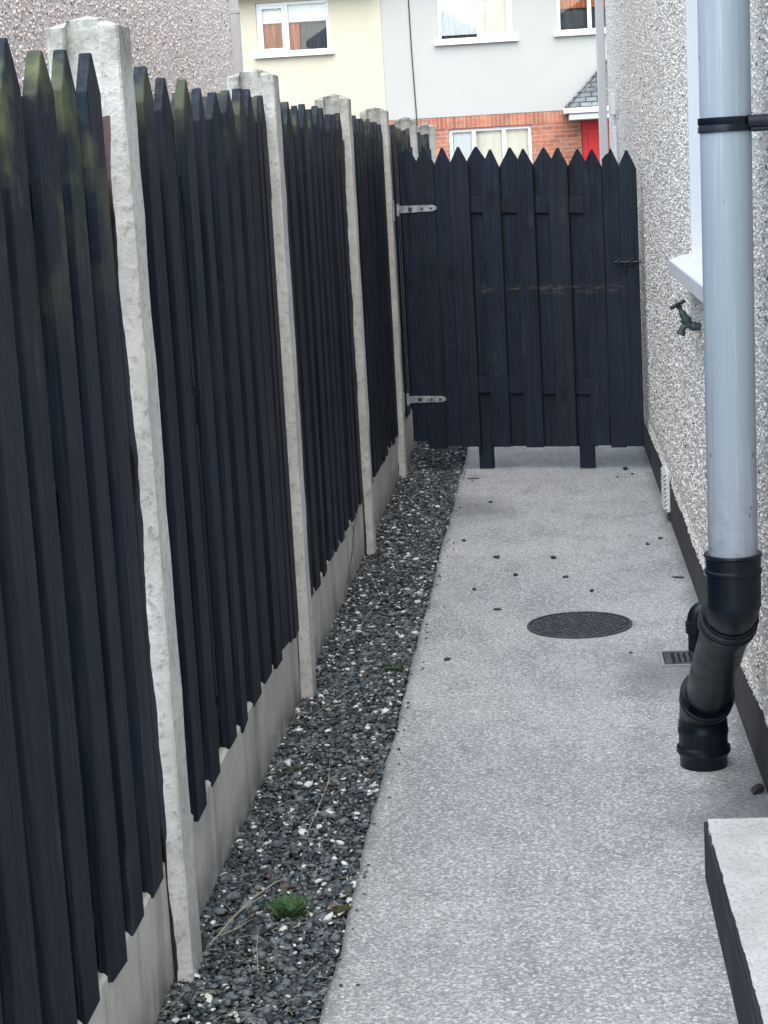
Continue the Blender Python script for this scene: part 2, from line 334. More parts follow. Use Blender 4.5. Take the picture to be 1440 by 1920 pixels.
def blk(g):
    pos = g.co(geo=True); c = g.mix(g.ramp(g.noise(pos, 14, 6, .7), [(.52, 0), (.8, .5)]), (.004, .008, .015), (.022, .028, .036))
    g.color(c); g.rough(g.ramp(g.noise(pos, 25, 4), [(.3, .28), (.7, .48)]))
M['pipe_black'] = mat('black_plastic', build=blk, spec=.28)
M['galv'] = mat('galvanised', metallic=.35, build=lambda g: (g.color(g.mix(g.ramp(g.noise(g.co(geo=True), 45, 4), [(.4, 0), (.62, 1)]), (.52, .56, .58), (.30, .34, .36))), g.bump(g.noise(g.co(geo=True), 60, 3), .2, .002)), rough=.5)
M['bolt'] = mat('bolt_steel', (.09, .08, .075), .5, metallic=.5)
M['black_metal'] = mat('black_metal', (.018, .02, .03), .4, metallic=.3)
M['iron'] = mat('cover_iron', rough=.5, metallic=.4, build=lambda g: g.color(g.mix(g.ramp(g.noise(g.co(geo=True), 35, 4), [(.4, 0), (.7, 1)]), (.055, .068, .078), (.12, .14, .15))))
M['brass'] = mat('tap_brass', rough=.5, metallic=.5, build=lambda g: g.color(g.mix(g.noise(g.co(geo=True), 60, 3), (.05, .085, .10), (.12, .15, .15))))
M['plinth'] = mat('plinth_paint', rough=.75, build=lambda g: (g.color(g.mix(g.ramp(g.noise(g.co(geo=True), 9, 5, .6), [(.4, 0), (.75, 1)]), (.030, .029, .034), (.060, .055, .058))), g.bump(g.noise(g.co(geo=True), 60, 4), .4, .004)))
M['stone_dark'] = mat('dark_stone', rough=.7, build=lambda g: g.color(g.mix(g.noise(g.co(), 60, 3), (.015, .015, .02), (.06, .055, .055))))
M['stone_pale'] = mat('pale_stone', (.30, .29, .28), .8)
M['leaf'] = mat('weed_leaf', rough=.6, build=lambda g: g.color(g.mix(g.n('NewGeometry').outputs['Random Per Island'], (.03, .08, .03), (.09, .17, .06))))
M['moss'] = mat('moss', rough=.8, build=lambda g: g.color(g.mix(g.n('NewGeometry').outputs['Random Per Island'], (.03, .04, .015), (.09, .09, .035))))
M['straw'] = mat('dry_stem', rough=.8, build=lambda g: g.color(g.mix(g.n('NewGeometry').outputs['Random Per Island'], (.28, .24, .17), (.48, .44, .35))))
M['twig'] = mat('dark_twig', (.06, .05, .045), .8)

# ------------------------------------------------------------------ ground
g0 = MB()
for i in range(1): g0.add([(-60, -30, -.045), (60, -30, -.045), (60, 120, -.045), (-60, 120, -.045)], [(0, 1, 2, 3)])
tag(g0.build('ground', M['asphalt']), kind='structure')
# path slab with a slightly uneven left edge
edge = []
for k in range(301):
    y = -1 + k*.05; j = .003*math.sin(y*4.1)+.002*math.sin(y*13.1+1)+rng.normal(0, .0018)
    edge.append((-.460+j, y))
pm = MB(); n = len(edge); vs = []
for (x, y) in edge: vs += [(x-.008, y, -.06), (x, y, -.007), (x+.008, y, 0), (.49, y, 0)]
fs = [(4*i+k, 4*i+k+1, 4*i+5+k, 4*i+4+k) for i in range(n-1) for k in range(3)]
pm.add(vs, fs); tag(pm.build('path', M['path']), kind='structure')
gb = MB(); gb.add([(-1.0, -1, -.030), (-.455, -1, -.030), (-.455, 14, -.030), (-1.0, 14, -.030)], [(0, 1, 2, 3)])
tag(gb.build('gravel_bed', M['soil']), kind='structure')
gb2 = MB(); gb2.add([(-1.9, -1, -.02), (-.83, -1, -.02), (-.83, 14, -.02), (-1.9, 14, -.02)], [(0, 1, 2, 3)])
tag(gb2.build('neighbour_path', M['path']), kind='structure')

def ico():
    bm = bmesh.new(); bmesh.ops.create_icosphere(bm, subdivisions=1, radius=1)
    V = np.array([v.co[:] for v in bm.verts]); Fc = np.array([[v.index for v in f.verts] for f in bm.faces]); bm.free(); return V, Fc
def ico2():
    bm = bmesh.new(); bmesh.ops.create_icosphere(bm, subdivisions=2, radius=1)
    V = np.array([v.co[:] for v in bm.verts]); Fc = np.array([[v.index for v in f.verts] for f in bm.faces]); bm.free(); return V, Fc
def rotm(n):
    q = rng.normal(size=(n, 4)); q /= np.linalg.norm(q, axis=1)[:, None]; w, x, y, z = q.T
    return np.stack([np.stack([1-2*(y*y+z*z), 2*(x*y-z*w), 2*(x*z+y*w)], -1), np.stack([2*(x*y+z*w), 1-2*(x*x+z*z), 2*(y*z-x*w)], -1), np.stack([2*(x*z-y*w), 2*(y*z+x*w), 1-2*(x*x+y*y)], -1)], 1)
def scatter_mesh(name, C, R, tmpl, material, aniso=(1, .8, .55), jit=.18, smooth=False, tilt=None):
    V, Fc = tmpl; n = len(C); m = len(V)
    P = V[None]*(1+rng.normal(0, jit, (n, m, 1)))
    P = P*(np.array(aniso)*rng.uniform(.75, 1.25, (n, 1, 3)))*R[:, None, None]
    if tilt is None: A = rotm(n)
    else:
        a = rng.uniform(0, 2*np.pi, n); b = rng.normal(0, tilt, n); c, s_, cb, sb = np.cos(a), np.sin(a), np.cos(b), np.sin(b)
        Z = np.zeros(n); O = np.ones(n)
        A = np.stack([np.stack([c, -s_*cb, s_*sb], -1), np.stack([s_, c*cb, -c*sb], -1), np.stack([Z, sb, cb], -1)], 1)
    P = np.einsum('nij,nmj->nmi', A, P) + C[:, None, :]
    Q = (Fc[None] + (np.arange(n)*m)[:, None, None]).reshape(-1, 3)
    me = bpy.data.meshes.new(name); me.vertices.add(n*m); me.vertices.foreach_set('co', P.reshape(-1).astype(np.float32))
    me.loops.add(Q.size); me.loops.foreach_set('vertex_index', Q.reshape(-1).astype(np.int32))
    me.polygons.add(len(Q)); me.polygons.foreach_set('loop_start', np.arange(0, Q.size, 3, dtype=np.int32)); me.polygons.foreach_set('loop_total', np.full(len(Q), 3, dtype=np.int32))
    me.update(calc_edges=True); me.materials.append(material)
    if smooth: me.shade_smooth()
    o = bpy.data.objects.new(name, me); COL.objects.link(o); return o
I0 = None
bmx = bmesh.new(); bmesh.ops.create_icosphere(bmx, subdivisions=1, radius=1); bmx.free()
# gravel stones
def gpos(n, y0, y1):
    y = rng.uniform(y0, y1, n); x = rng.uniform(-.778, -.452, n)
    z = rng.uniform(-.028, -.006, n) + .006*np.sin(y*2.7)*np.sin(x*11)
    z = z + np.where(x < -.72, .006, 0)
    k = ~((x > -.468) & (z > -.016)); return np.stack([x, y, z], 1)[k]
C = np.concatenate([gpos(34000, 2.5, 6.2), gpos(22000, 6.2, 10.2), gpos(3000, 10.2, 13.5),
    np.stack([-.452+np.abs(rng.normal(0, .022, 70)), rng.uniform(2.9, 9.4, 70), np.full(70, .0022)], 1)])
R = rng.lognormal(math.log(.0054), .42, len(C)).clip(.003, .019); R[-70:] = R[-70:].clip(.002, .005)
gs = scatter_mesh('gravel', C, R, ico(), M['gravel'], (1.15, .9, .42), .15, tilt=.5); tag(gs, kind='stuff')

# ------------------------------------------------------------------ fence posts
POSTY = [1.36, 3.298, 5.217, 7.24, 9.035, 11.11, 13.03]
PX0, PX1 = -.858, -.727
plab = [None,
 'nearest tall concrete fence post, weathered pale grey with dark mossy top',
 'second concrete fence post from the front, hipped top overlapping the pale corner downpipe',
 'third concrete fence post from the front, its peaked mossy cap standing against plain cream render',
 'concrete fence post carrying the steel gate hinges',
 'concrete post showing its top above the hinge end of the dark gate',
 'farthest small concrete post top, in front of the red brickwork beyond the gate']
def make_post(Y, label):
    t = .0
    prof = [(PX0, Y), (-.824, Y), (-.824, Y+.03), (-.764, Y+.03), (-.764, Y), (PX1, Y), (PX1, Y+.10), (-.764, Y+.10), (-.764, Y+.07), (-.824, Y+.07), (-.824, Y+.10), (PX0, Y+.10)]
    m = MB(); zt = 1.774; o = (PX0+PX1)/2
    def top(x, y): return zt + .45*min(x-PX0, PX1-x, y-Y, Y+.10-y, .05)
    zs = [-.25] + [i*.09 for i in range(0, 20)]; n = len(prof); vs = []; fs = []
    for z in zs:
        for (x, y) in prof: vs.append((x+rng.normal(0, .0009), y+rng.normal(0, .0009), z))
    for (x, y) in prof: vs.append((x, y, top(x, y)))
    for a in range(len(zs)):
        for k in range(n): fs.append((a*n+k, a*n+(k+1) % n, (a+1)*n+(k+1) % n, (a+1)*n+k))
    fs.append(tuple(range(n))[::-1]); m.add(vs, fs)
    XL = [PX0, -.824, o, -.764, PX1]; YL = [Y, Y+.03, Y+.05, Y+.07, Y+.10]
    for a in range(4):
        for b in range(4):
            if a in (1, 2) and b in (0, 3): continue
            q = [(XL[a], YL[b]), (XL[a+1], YL[b]), (XL[a+1], YL[b+1]), (XL[a], YL[b+1])]; cxy = (sum(p[0] for p in q)/4, sum(p[1] for p in q)/4)
            m.add([(x, y, top(x, y)) for x, y in q+[cxy]], [(0, 1, 4), (1, 2, 4), (2, 3, 4), (3, 0, 4)])
    o_ = obj_at(m, 'fence_post', M['post'], (o, Y+.05, 0), bevel=.004)
    tag(o_, label, 'fence post', 'concrete fence posts'); return o_
for Y, l in zip(POSTY, plab):
    if l: make_post(Y, l)

# ------------------------------------------------------------------ gravel boards and timber panels
pll = ['nearest concrete gravel board, pale, at the bottom left corner under the closest boards',
 'concrete gravel board between the first and second posts, streaked with dark vertical stains',
 'concrete gravel board between the second and third posts, with a dry creeper twig over it',
 'narrow stained concrete gravel board between the third post and the hinge post',
 'far concrete gravel board seen between the hinge post and the gate',
 'concrete gravel board beyond the gate', 'concrete gravel board at the far end beyond the gate']
fl = ['nearest dark timber fence run at the left edge, green moss on its pointed tops',
 'dark timber fence run between the first and second posts, moss spots near its tips',
 'dark timber fence run between the second and third concrete posts',
 'dark timber fence run between the third post and the hinge post',
 'narrow sliver of timber fence run just past the hinge post, beside the gate hinges',
 'short run of dark pointed boards seen over the gate beside the last post top', None]
def picket(m, fn, w, z0, z1, tip, t, lean=0, skew=0):
    pts = [(0, z0), (w, z0+rng.normal(0, .003)), (w, z1-tip+rng.normal(0, .004)), (w*.5+.004, z1), (w*.5-.004, z1), (0, z1-tip+rng.normal(0, .004))]
    m.prism([(a+lean*(b-z0), b) for a, b in pts], fn, 0, t)
TIPY = {0: [1.52, 1.69, 1.86, 2.03, 2.20, 2.37, 2.535, 2.70, 2.87, 3.04, 3.215], 1: [3.45, 3.64, 3.85, 4.075, 4.25, 4.445, 4.625, 4.80, 4.96, 5.085, 5.165], 2: [5.37, 5.545, 5.715, 5.93, 6.115, 6.29, 6.46, 6.645, 6.835, 7.005, 7.18]}
for i in range(len(POSTY)-1):
    ya, yb = POSTY[i]+.10, POSTY[i+1]
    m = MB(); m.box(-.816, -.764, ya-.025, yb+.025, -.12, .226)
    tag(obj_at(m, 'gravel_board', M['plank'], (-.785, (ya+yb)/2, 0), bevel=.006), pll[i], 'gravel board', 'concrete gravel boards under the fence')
    e = empty('timber_fence', (-.80, (ya+yb)/2, .27), fl[i], 'timber fence', 'timber fences between the posts')
    for zr in (.262, 1.0, 1.48):
        m = MB(); m.box(-.819, -.780, ya-.02, yb+.02, zr-.032, zr+.032); m.build('rail', M['fence_back'], e, bevel=.002)
    ts = TIPY.get(i) or list(np.arange(ya+.09, yb-.03, .172)+rng.normal(0, .006, len(np.arange(ya+.09, yb-.03, .172))))
    for k, yc in enumerate(ts):
        w = rng.uniform(.096, .106); w = min(w, 2*(yb-yc)+.004) if yb-yc < .05 else w
        x0 = -.7795+rng.uniform(-.001, .003); tw = rng.normal(0, .035); ln = rng.normal(0, .0015)
        fn = lambda a, b, d, yc=yc, w=w, x0=x0, tw=tw: (x0 + d + (a-w/2)*tw*.6, yc - w/2 + a, b)
        m = MB(); picket(m, fn, w, .212+rng.normal(0, .006), 1.716+rng.normal(0, .006), rng.uniform(.058, .072), rng.uniform(.019, .024), ln)
        m.build('front_board', M['fence'], e, bevel=.0018)
    for k in range(len(ts)-1):
        yc = (ts[k]+ts[k+1])/2+rng.normal(0, .006); w = max(.095, (ts[k+1]-ts[k])*.74); x0 = -.842+rng.uniform(-.002, .002)
        fn = lambda a, b, d, yc=yc, w=w, x0=x0: (x0 + d, yc - w/2 + a, b)
        m = MB(); picket(m, fn, w, .232+rng.normal(0, .006), 1.706+rng.normal(0, .012), .065, .02, rng.normal(0, .001))
        m.build('back_board', M['fence_back'], e, bevel=.0015)

# ------------------------------------------------------------------ gate
GL, GR = Vector((-.690, 9.262, 0)), Vector((.447, 9.0, 0)); GU = (GR-GL).normalized(); GW = (GR-GL).length; GN = Vector((GU.y, -GU.x, 0))
if GN.y > 0: GN = -GN
gate = empty('garden_gate', (GL.x, GL.y, .14), 'dark navy timber gate with pointed boards closing the side passage', 'gate')
def gp(a, b, d):   # a along gate from hinge, b height, d towards viewer
    v = GL + GU*a + GN*d; return (v.x, v.y, b)
def gtop(a): return 1.606 + (1.530-1.606)*a/GW
def gbot(a): return .136 + (.100-.136)*a/GW
# (tip position, half width, layer, foot) in metres along the gate: photo pixel spacing
tips = [(757,17,1),(790,18,1),(825,16.5,1),(857,19,2),(888,19,0),(918.5,17.5,2),(954,18,0),(984,17.5,2),(1018,18,0),(1048,18.5,2),(1083,18,0),(1113,18.5,2),(1147,13.5,1),(1177,18,2)]
kx = GW/(1197-741.)
for i, (px, hw, lay) in enumerate(tips):
    a = (px-741)*kx; w = 2*hw*kx + (.016 if lay == 0 else 0) + (.006 if i == 12 else 0)
    z1 = gtop(a)+rng.normal(0, .004); z0 = gbot(a)+rng.normal(0, .008)
    d0 = {0: -.040, 1: (-.001, .0035, -.001, 0)[i % 4 if i < 12 else 1], 2: .001 if i != 3 else .0045}[lay]+rng.uniform(0, .0012); t = .02
    tip = .085+rng.normal(0, .004); tc = rng.normal(0, .002)
    pts = [(a-w/2, z0), (a+w/2, z0), (a+w/2, z1-tip), (a+.003+tc, z1), (a-.003+tc, z1), (a-w/2, z1-tip)]
    if i == 0: pts = [(a-w/2, z0), (a+w/2, z0), (a+w/2, z1-tip*.95), (a+.012, z1-.018), (a+.005, z1-.024), (a-.002, z1-.008), (a-.01, z1-.02), (a-.018, z1-.016), (a-w/2, z1-.03)]
    if i == 12: pts = [(a-w/2, z0), (a+w/2, z0), (a+w/2, z1-tip*.9), (a+.004, z1), (a-.006, z1-.022), (a-.018, z1-.028), (a-w/2, z1-.05)]
    if i in (4, 10):
        f0 = a-w/2+(.004 if i == 4 else .014); f1 = f0+.075; pts = [(a-w/2, z0), (f0, z0), (f0, .004), (f1, .004), (f1, z0), (a+w/2, z0)]+pts[2:]
    m = MB(); m.prism(pts, gp, d0, d0+t)
    m.build('foot_board' if i in (4, 10) else 'board', M['gate'], gate, bevel=.0015)
for za, zb in ((1.325, 1.268), (.435, .40)):
    m = MB(); m.prism([(.02, za-.038), (GW-.02, zb-.038), (GW-.02, zb+.038), (.02, za+.038)], gp, -.0195, -.0015); m.build('rail', M['gate'], gate, bevel=.0015)
# strap hinges
for zc in (1.302, .362):
    h = MB(); h.prism([(-.012, zc-.018), (.16, zc-.015), (.178, zc-.006), (.178, zc+.006), (.16, zc+.015), (-.012, zc+.018)], gp, .0225, .028)
    ho = h.build('hinge', M['galv'], gate, bevel=.0008)
    b = MB(); b.tube([gp(-.02, zc-.03, .026), gp(-.02, zc+.03, .026)], .008, 12); b.build('knuckle', M['galv'], ho, smooth=True)
    b = MB(); b.box(-.7262, -.7215, 9.075, 9.132, zc-.05, zc+.05); b.build('post_plate', M['galv'], ho, bevel=.001)
    for aa, rr in ((.045, .0105), (.105, .006), (.15, .006)):
        b = MB(); b.tube([gp(aa, zc, .0275), gp(aa, zc, .033), gp(aa, zc, .0345)], [rr, rr, rr*.6], 12); b.build('bolt', M['bolt'], ho, smooth=True)
# sliding bolt latch
h = MB(); h.prism([(1.055, .985), (1.145, .985), (1.145, 1.024), (1.055, 1.024)], gp, .0235, .0265)
la = h.build('latch', M['black_metal'], gate, bevel=.0008)
b = MB(); b.tube([gp(1.05, 1.006, .034), gp(1.175, 1.003, .034)], .006, 10)
b.tube([gp(1.10, 1.006, .034), gp(1.10, .985, .040), gp(1.105, .968, .040), gp(1.092, .962, .04)], .0045, 8)
b.build('sliding_rod', M['black_metal'], la, smooth=True)
b = MB()
for aa in (1.068, 1.13): b.prism([(aa-.006, .992), (aa+.006, .992), (aa+.006, 1.018), (aa-.006, 1.018)], gp, .0265, .043)
b.build('keeper', M['black_metal'], la, bevel=.001)

# ------------------------------------------------------------------ walls with openings
def wall_holes(m, fn, a0, a1, z0, z1, holes, depth):
    """fn(a,z,d)->xyz; d=0 face, d=depth back; holes=(a0,a1,z0,z1)"""
    A = sorted(set([a0, a1]+[h[0] for h in holes]+[h[1] for h in holes])); Z = sorted(set([z0, z1]+[h[2] for h in holes]+[h[3] for h in holes]))
    inside = lambda a, z: any(h[0] < a < h[1] and h[2] < z < h[3] for h in holes)
    for i in range(len(A)-1):
        for j in range(len(Z)-1):
            if inside((A[i]+A[i+1])/2, (Z[j]+Z[j+1])/2): continue
            for d in (0, depth): m.add([fn(A[i], Z[j], d), fn(A[i+1], Z[j], d), fn(A[i+1], Z[j+1], d), fn(A[i], Z[j+1], d)], [(0, 1, 2, 3)])
    def strip(p, q): m.add([fn(*p, 0), fn(*q, 0), fn(*q, depth), fn(*p, depth)], [(0, 1, 2, 3)])
    for (x0, x1, y0, y1) in list(holes)+[(a0, a1, z0, z1)]:
        strip((x0, y0), (x1, y0)); strip((x1, y0), (x1, y1)); strip((x1, y1), (x0, y1)); strip((x0, y1), (x0, y0))

# --- our house (right)
WX = .473; PLX = .4725
hs = empty('pebbledash_house', (.476, 6.2, 0), 'pebbledashed house side wall along the right of the path', 'house')
holes = [(4.55, 6.13, 1.165, 2.35)]
m = MB(); wall_holes(m, lambda a, z, d: (WX+d, a, z), -1.0, 13.3, .30, 5.2, holes, .25); m.build('wall', M['dash'], hs)
# flared bottom edge, ragged
m = MB(); N_ = 1430; vs = []
for k in range(N_+1):
    y = -1+14.3*k/N_; zb = .184+.010*math.sin(y*1.9)+.006*math.sin(y*7.7)+.005*math.sin(y*31)+rng.normal(0, .005); fl_ = rng.normal(0, .0015)
    vs += [(WX+.03, y, zb+.004), (WX-.0045+fl_, y, zb), (WX-.004+fl_, y, zb+.02), (WX-.002, y, .25), (WX, y, .3002)]
m.add(vs, [(5*i+k, 5*i+k+1, 5*i+6+k, 5*i+5+k) for i in range(N_) for k in range(4)]); m.build('wall_skirt', M['dash'], hs, smooth=True)
# loose stone chippings cast into the render (relief of the dash)
n = 90000
yy = 3.5+ (rng.random(n)**1.25)*9.75; zz = .168+rng.random(n)*(1.95+.09*(yy-4))
ex = rng.random(n) < .10; zz = np.where(ex, rng.uniform(.172, .225, n), zz)
ok = ~((yy > 4.5) & (yy < 6.16) & (zz > 1.09) & (zz < 2.4)); yy, zz = yy[ok], zz[ok]
xx = np.where(zz < .24, WX-.0045+.004*((zz-.19).clip(0, .05)/.05), WX)-rng.uniform(-.0022, .0008, len(yy))
zmin = .184+.010*np.sin(yy*1.9)+.007*np.sin(yy*7.7); k = zz > zmin-.006; xx, yy, zz = xx[k], yy[k], zz[k]
ch = scatter_mesh('wall_chippings', np.stack([xx, yy, zz], 1), rng.lognormal(math.log(.0040), .25, len(xx)).clip(.0022, .008), ico(), M['chip'], (1.1, .9, .7), .12)
ch.data.transform(Matrix.Translation(-Vector(hs.location))); ch.parent = hs; tag(ch, kind='stuff')
m = MB(); m.box(PLX, .70, -1, 13.28, -.05, .222); m.build('plinth', M['plinth'], hs)
w = MB()   # white painted reveal lining inside the opening
Y0, Y1, Z0, Z1 = holes[0]
for bx in ((WX-.004, WX+.13, Y1-.012, Y1-.002, Z0, Z1), (WX-.004, WX+.13, Y0+.002, Y0+.012, Z0, Z1), (WX-.004, WX+.13, Y0+.013, Y1-.013, Z1-.012, Z1-.002)): w.box(*bx)
wf = MB(); fx = WX+.10
for bx in ((fx, fx+.06, Y0+.013, Y1-.013, Z0+.035, Z0+.10), (fx, fx+.06, Y0+.013, Y1-.013, Z1-.075, Z1-.013), (fx, fx+.06, Y0+.013, Y0+.075, Z0+.10, Z1-.075), (fx, fx+.06, Y1-.075, Y1-.013, Z0+.10, Z1-.075), (fx, fx+.06, 5.35, 5.41, Z0+.10, Z1-.075)): wf.box(*bx)
wo = wf.build('window', M['upvc'], hs, bevel=.004); w.build('reveal', M['reveal'], wo)
g_ = MB(); g_.box(fx+.028, fx+.032, Y0+.07, Y1-.07, Z0+.09, Z1-.07); g_.build('pane', M['glass'], wo)
g_ = MB(); g_.box(fx+.20, fx+.21, Y0-.1, Y1+.1, Z0-.1, Z1+.1); g_.build('curtain', M['net'], wo)
s = MB(); prof = [(.400, 1.112), (.402, 1.158), (.445, 1.172), (.57, 1.182), (.57, 1.112)]
s.prism(prof, lambda a, b, d: (a, d, b), 4.49, 6.215); s.build('sill', M['sill'], wo, bevel=.003)
# eaves and roof above the frame
m = MB(); m.prism([(.20, 5.1), (.20, 5.3), (3.3, 7.0), (6.4, 5.3), (6.4, 5.1)], lambda a, b, d: (a, d, b), -1.3, 13.6); m.build('roof', M['tiles'], hs)
m = MB(); m.box(.712, 6.1, -.9, 13.2, -.05, 5.1); m.build('rear_walls', M['dash'], hs)
# corner downpipe & little white conduit
e = empty('white_downpipe', (.44, 13.4, 0), 'white square downpipe at the far corner of the right hand house', 'downpipe')
m = MB(); m.box(.405, .465, 13.33, 13.40, 0, 5.0); m.build('pipe', M['trim'], e, bevel=.008)
m = MB()
for z in (.9, 2.6, 4.2): m.box(.400, .470, 13.325, 13.405, z, z+.04)
m.build('clip', M['upvc'], e, bevel=.004)
e = empty('white_conduit', (.45, 11.7, 0), 'thin white conduit with a stubby top fixed to the far part of the right wall', 'conduit')
m = MB(); m.box(.438, .461, 11.68, 11.74, .25, 1.68); m.build('duct', M['upvc'], e, bevel=.004)
m = MB(); m.box(.430, .461, 11.67, 11.75, 1.75, 1.88); m.build('cap_box', M['upvc'], e, bevel=.004)
m = MB(); m.box(.448, .461, 11.69, 11.73, 1.68, 1.75); m.build('joint', M['trim'], e, bevel=.002)
# back door step
m = MB(); m.box(.283, .474, 1.6, 3.752, -.05, .130)
tag(obj_at(m, 'door_step', M['step'], (.38, 3.2, 0), bevel=.006, seg=2), 'concrete door step with pale top and dark painted riser at the bottom right', 'step')

# louvred vent on the plinth
e = empty('wall_vent', (PLX, 7.7, .06), 'white louvred air vent on the dark plinth between gate and soil pipe', 'vent')
m = MB(); m.box(.458, PLX-.001, 7.62, 7.80, .045, .215); m.build('vent_frame', M['upvc'], e, bevel=.002)
for k in range(9):
    z = .064+k*.0175; m = MB(); m.prism([(.446, z-.008), (.458, z+.001), (.458, z+.012), (.446, z-.003)], lambda a, b, d: (a, d, b), 7.622, 7.798); m.build('louvre', M['upvc'], e)

# ------------------------------------------------------------------ soil pipe
PD = .0532; PXC, PYC = .3790, 4.0
Zs = lambda z: 1.5-(1.5-z)*.9756
e = empty('soil_pipe', (.343, 4.49, 0), 'grey vertical soil pipe with black bends standing on the path in front of the wall', 'pipe')
m = MB(); m.tube([(PXC+.004*(z-.6), PYC, z) for z in (.56, 1.2, 1.8, 2.6, 3.6, 5.0)], PD, 48); m.build('grey_pipe', M['pipe_grey'], e, smooth=True)
c0 = Vector((PXC, PYC, 0)); c1 = Vector((.343, 4.49, 0))
A = Vector((PXC, PYC, Zs(.515))); B = Vector((.343, 4.478, .145)); D = (B-A).normalized()
# socket
m = MB(); zz_ = [.500, .500, .575, .577, .583, .586, .612, .616, .620, .620]; rr_ = [.030, .0600, .0600, .0640, .0640, .0605, .0610, .0650, .0640, .052]
m.tube([(c0.x, c0.y, Zs(z)) for z in zz_], [r*.976 for r in rr_], 48, cap=False); m.build('socket', M['pipe_black'], e, smooth=True)
def bez(p0, d0, p1, d1, n=12):
    L = (p1-p0).length*.45; a, b = p0+d0*L, p1-d1*L
    return [(1-t)**3*p0+3*(1-t)**2*t*a+3*(1-t)*t*t*b+t**3*p1 for t in [i/n for i in range(n+1)]]
dn = Vector((0, 0, -1))
P1 = Vector((PXC, PYC, Zs(.535))); P2 = A + D*.075
m = MB(); m.tube(bez(P1, dn, P2, D), .0585, 48); up_b = m.build('upper_bend', M['pipe_black'], e, smooth=True)
def ringed(name, p, d, prof):
    m = MB(); m.tube([p+d*t for t, r in prof], [r for t, r in prof], 48, cap=False); return m.build(name, M['pipe_black'], e, smooth=True)
ringed('bend_collar', P2, D, [(-.012, .055), (-.012, .0615), (.004, .0615), (.006, .0655), (.018, .0660), (.020, .0630), (.034, .0630), (.036, .0665), (.046, .0665), (.046, .054)])
P3 = B - D*.07
m = MB(); m.tube([P2, P2.lerp(P3, .5), P3], .0548, 48); m.build('slanted_pipe', M['pipe_black'], e, smooth=True)
ringed('lower_collar', P3, D, [(-.030, .054), (-.030, .0665), (-.020, .0665), (-.018, .0630), (-.006, .0630), (-.004, .0655), (.010, .0650), (.012, .0610), (.03, .0600), (.03, .05)])
P4 = Vector((.343, 4.492, .105))
m = MB(); m.tube(bez(P3, D, P4, dn), .0580, 48); m.build('lower_bend', M['pipe_black'], e, smooth=True)
m = MB(); m.tube([(c1.x, c1.y+.002, z) for z in (.118, .116, .100, .097, .086, .083, .055, .050, .038, .034, .026, -.02)], [.056, .0605, .0610, .0625, .0625, .0605, .0600, .0660, .0670, .0640, .0585, .0580], 48, cap=False); m.build('foot_socket', M['pipe_black'], e, smooth=True)
# bracket: split band and arm to the wall
bz = 1.553
m = MB(); m.tube([(PXC+.004, PYC, z) for z in (bz-.015, bz-.015, bz-.003, bz-.001, bz+.001, bz+.003, bz+.015, bz+.015)], [.052, .0575, .0575, .0560, .0560, .0575, .0575, .052], 48, cap=False); br = m.build('bracket_band', M['pipe_black'], e, smooth=True)
m = MB(); m.tube([(.425, 3.965, bz+.004), (.486, 3.965, bz+.004)], .0125, 16); m.tube([(.43, 3.968, bz-.012), (.480, 3.968, bz-.012)], .006, 10); m.build('bracket_arm', M['black_metal'], br, smooth=True)

# little waste pipe bending down into the gully
e = empty('waste_pipe', (.40, 5.50, 0), 'small black waste elbow turning down over the gully behind the soil pipe', 'pipe')
m = MB(); m.tube([Vector((.49, 5.52, .148)), Vector((.45, 5.52, .148))]+bez(Vector((.44, 5.52, .148)), Vector((-1, 0, 0)), Vector((.404, 5.515, .105)), dn, 10), .024, 24); m.build('elbow', M['pipe_black'], e, smooth=True)
m = MB(); m.tube([(.404, 5.515, z) for z in (.112, .110, .075, .073)], [.024, .028, .028, .022], 24); m.tube([(.404, 5.515, z) for z in (.075, .02)], .021, 24); m.build('spout', M['pipe_black'], e, smooth=True)
# gully grating
e = empty('drain_gully', (.38, 5.49, 0), 'rectangular drain gully with a slotted grate beside the soil pipe', 'drain')
m = MB(); x0, x1, y0, y1 = .296, .470, 5.405, 5.575; t = .010
for bx in ((x0, x1, y0, y0+t, 0.001, .006), (x0, x1, y1-t, y1, .001, .006), (x0, x0+t, y0+t, y1-t, .001, .006), (x1-t, x1, y0+t, y1-t, .001, .006)): m.box(*bx)
m.build('gully_frame', M['stone_pale'], e)
m = MB(); m.box(x0+t, x1-t, y0+t, y1-t, .0008, .0018); m.build('pit', mat('pit_shade', (.006, .007, .009), .8), e)  # flat black sheet, painted shade in place of the hollow under the grate
m = MB(); m.box(x0+.014, x0+.034, y0+.014, y1-.014, .002, .006)
for k in range(7): m.box(x0+.045+k*.017, x0+.053+k*.017, y0+.03, y1-.03, .002, .006)
m.box(x0+.040, x1-.014, y1-.028, y1-.014, .002, .006); m.box(x0+.040, x1-.014, y0+.014, y0+.028, .002, .006)
m.build('grate', M['iron'], e)
# round inspection cover
cx, cyy, rr = .063, 5.945, .172
e = empty('manhole_cover', (cx, cyy, 0), 'round dark chequered inspection cover set in the middle of the path', 'manhole cover')
m = MB(); n = 64; vs = []
for r_, z_ in ((rr, .0015), (rr, .006), (rr-.007, .006), (rr-.007, .0025)): vs += [(cx+r_*math.cos(2*math.pi*k/n), cyy+r_*math.sin(2*math.pi*k/n), z_) for k in range(n)]
m.add(vs, [(a*n+k, a*n+(k+1) % n, (a+1)*n+(k+1) % n, (a+1)*n+k) for a in range(3) for k in range(n)]); m.build('cover_rim', M['iron'], e)
m = MB(); m.add([(cx+(rr-.007)*math.cos(2*math.pi*k/n), cyy+(rr-.007)*math.sin(2*math.pi*k/n), .0026) for k in range(n)], [tuple(range(n))]); m.build('cover_plate', M['stone_dark'], e)
m = MB(); p_ = .0235; q_ = int(rr/p_)+1
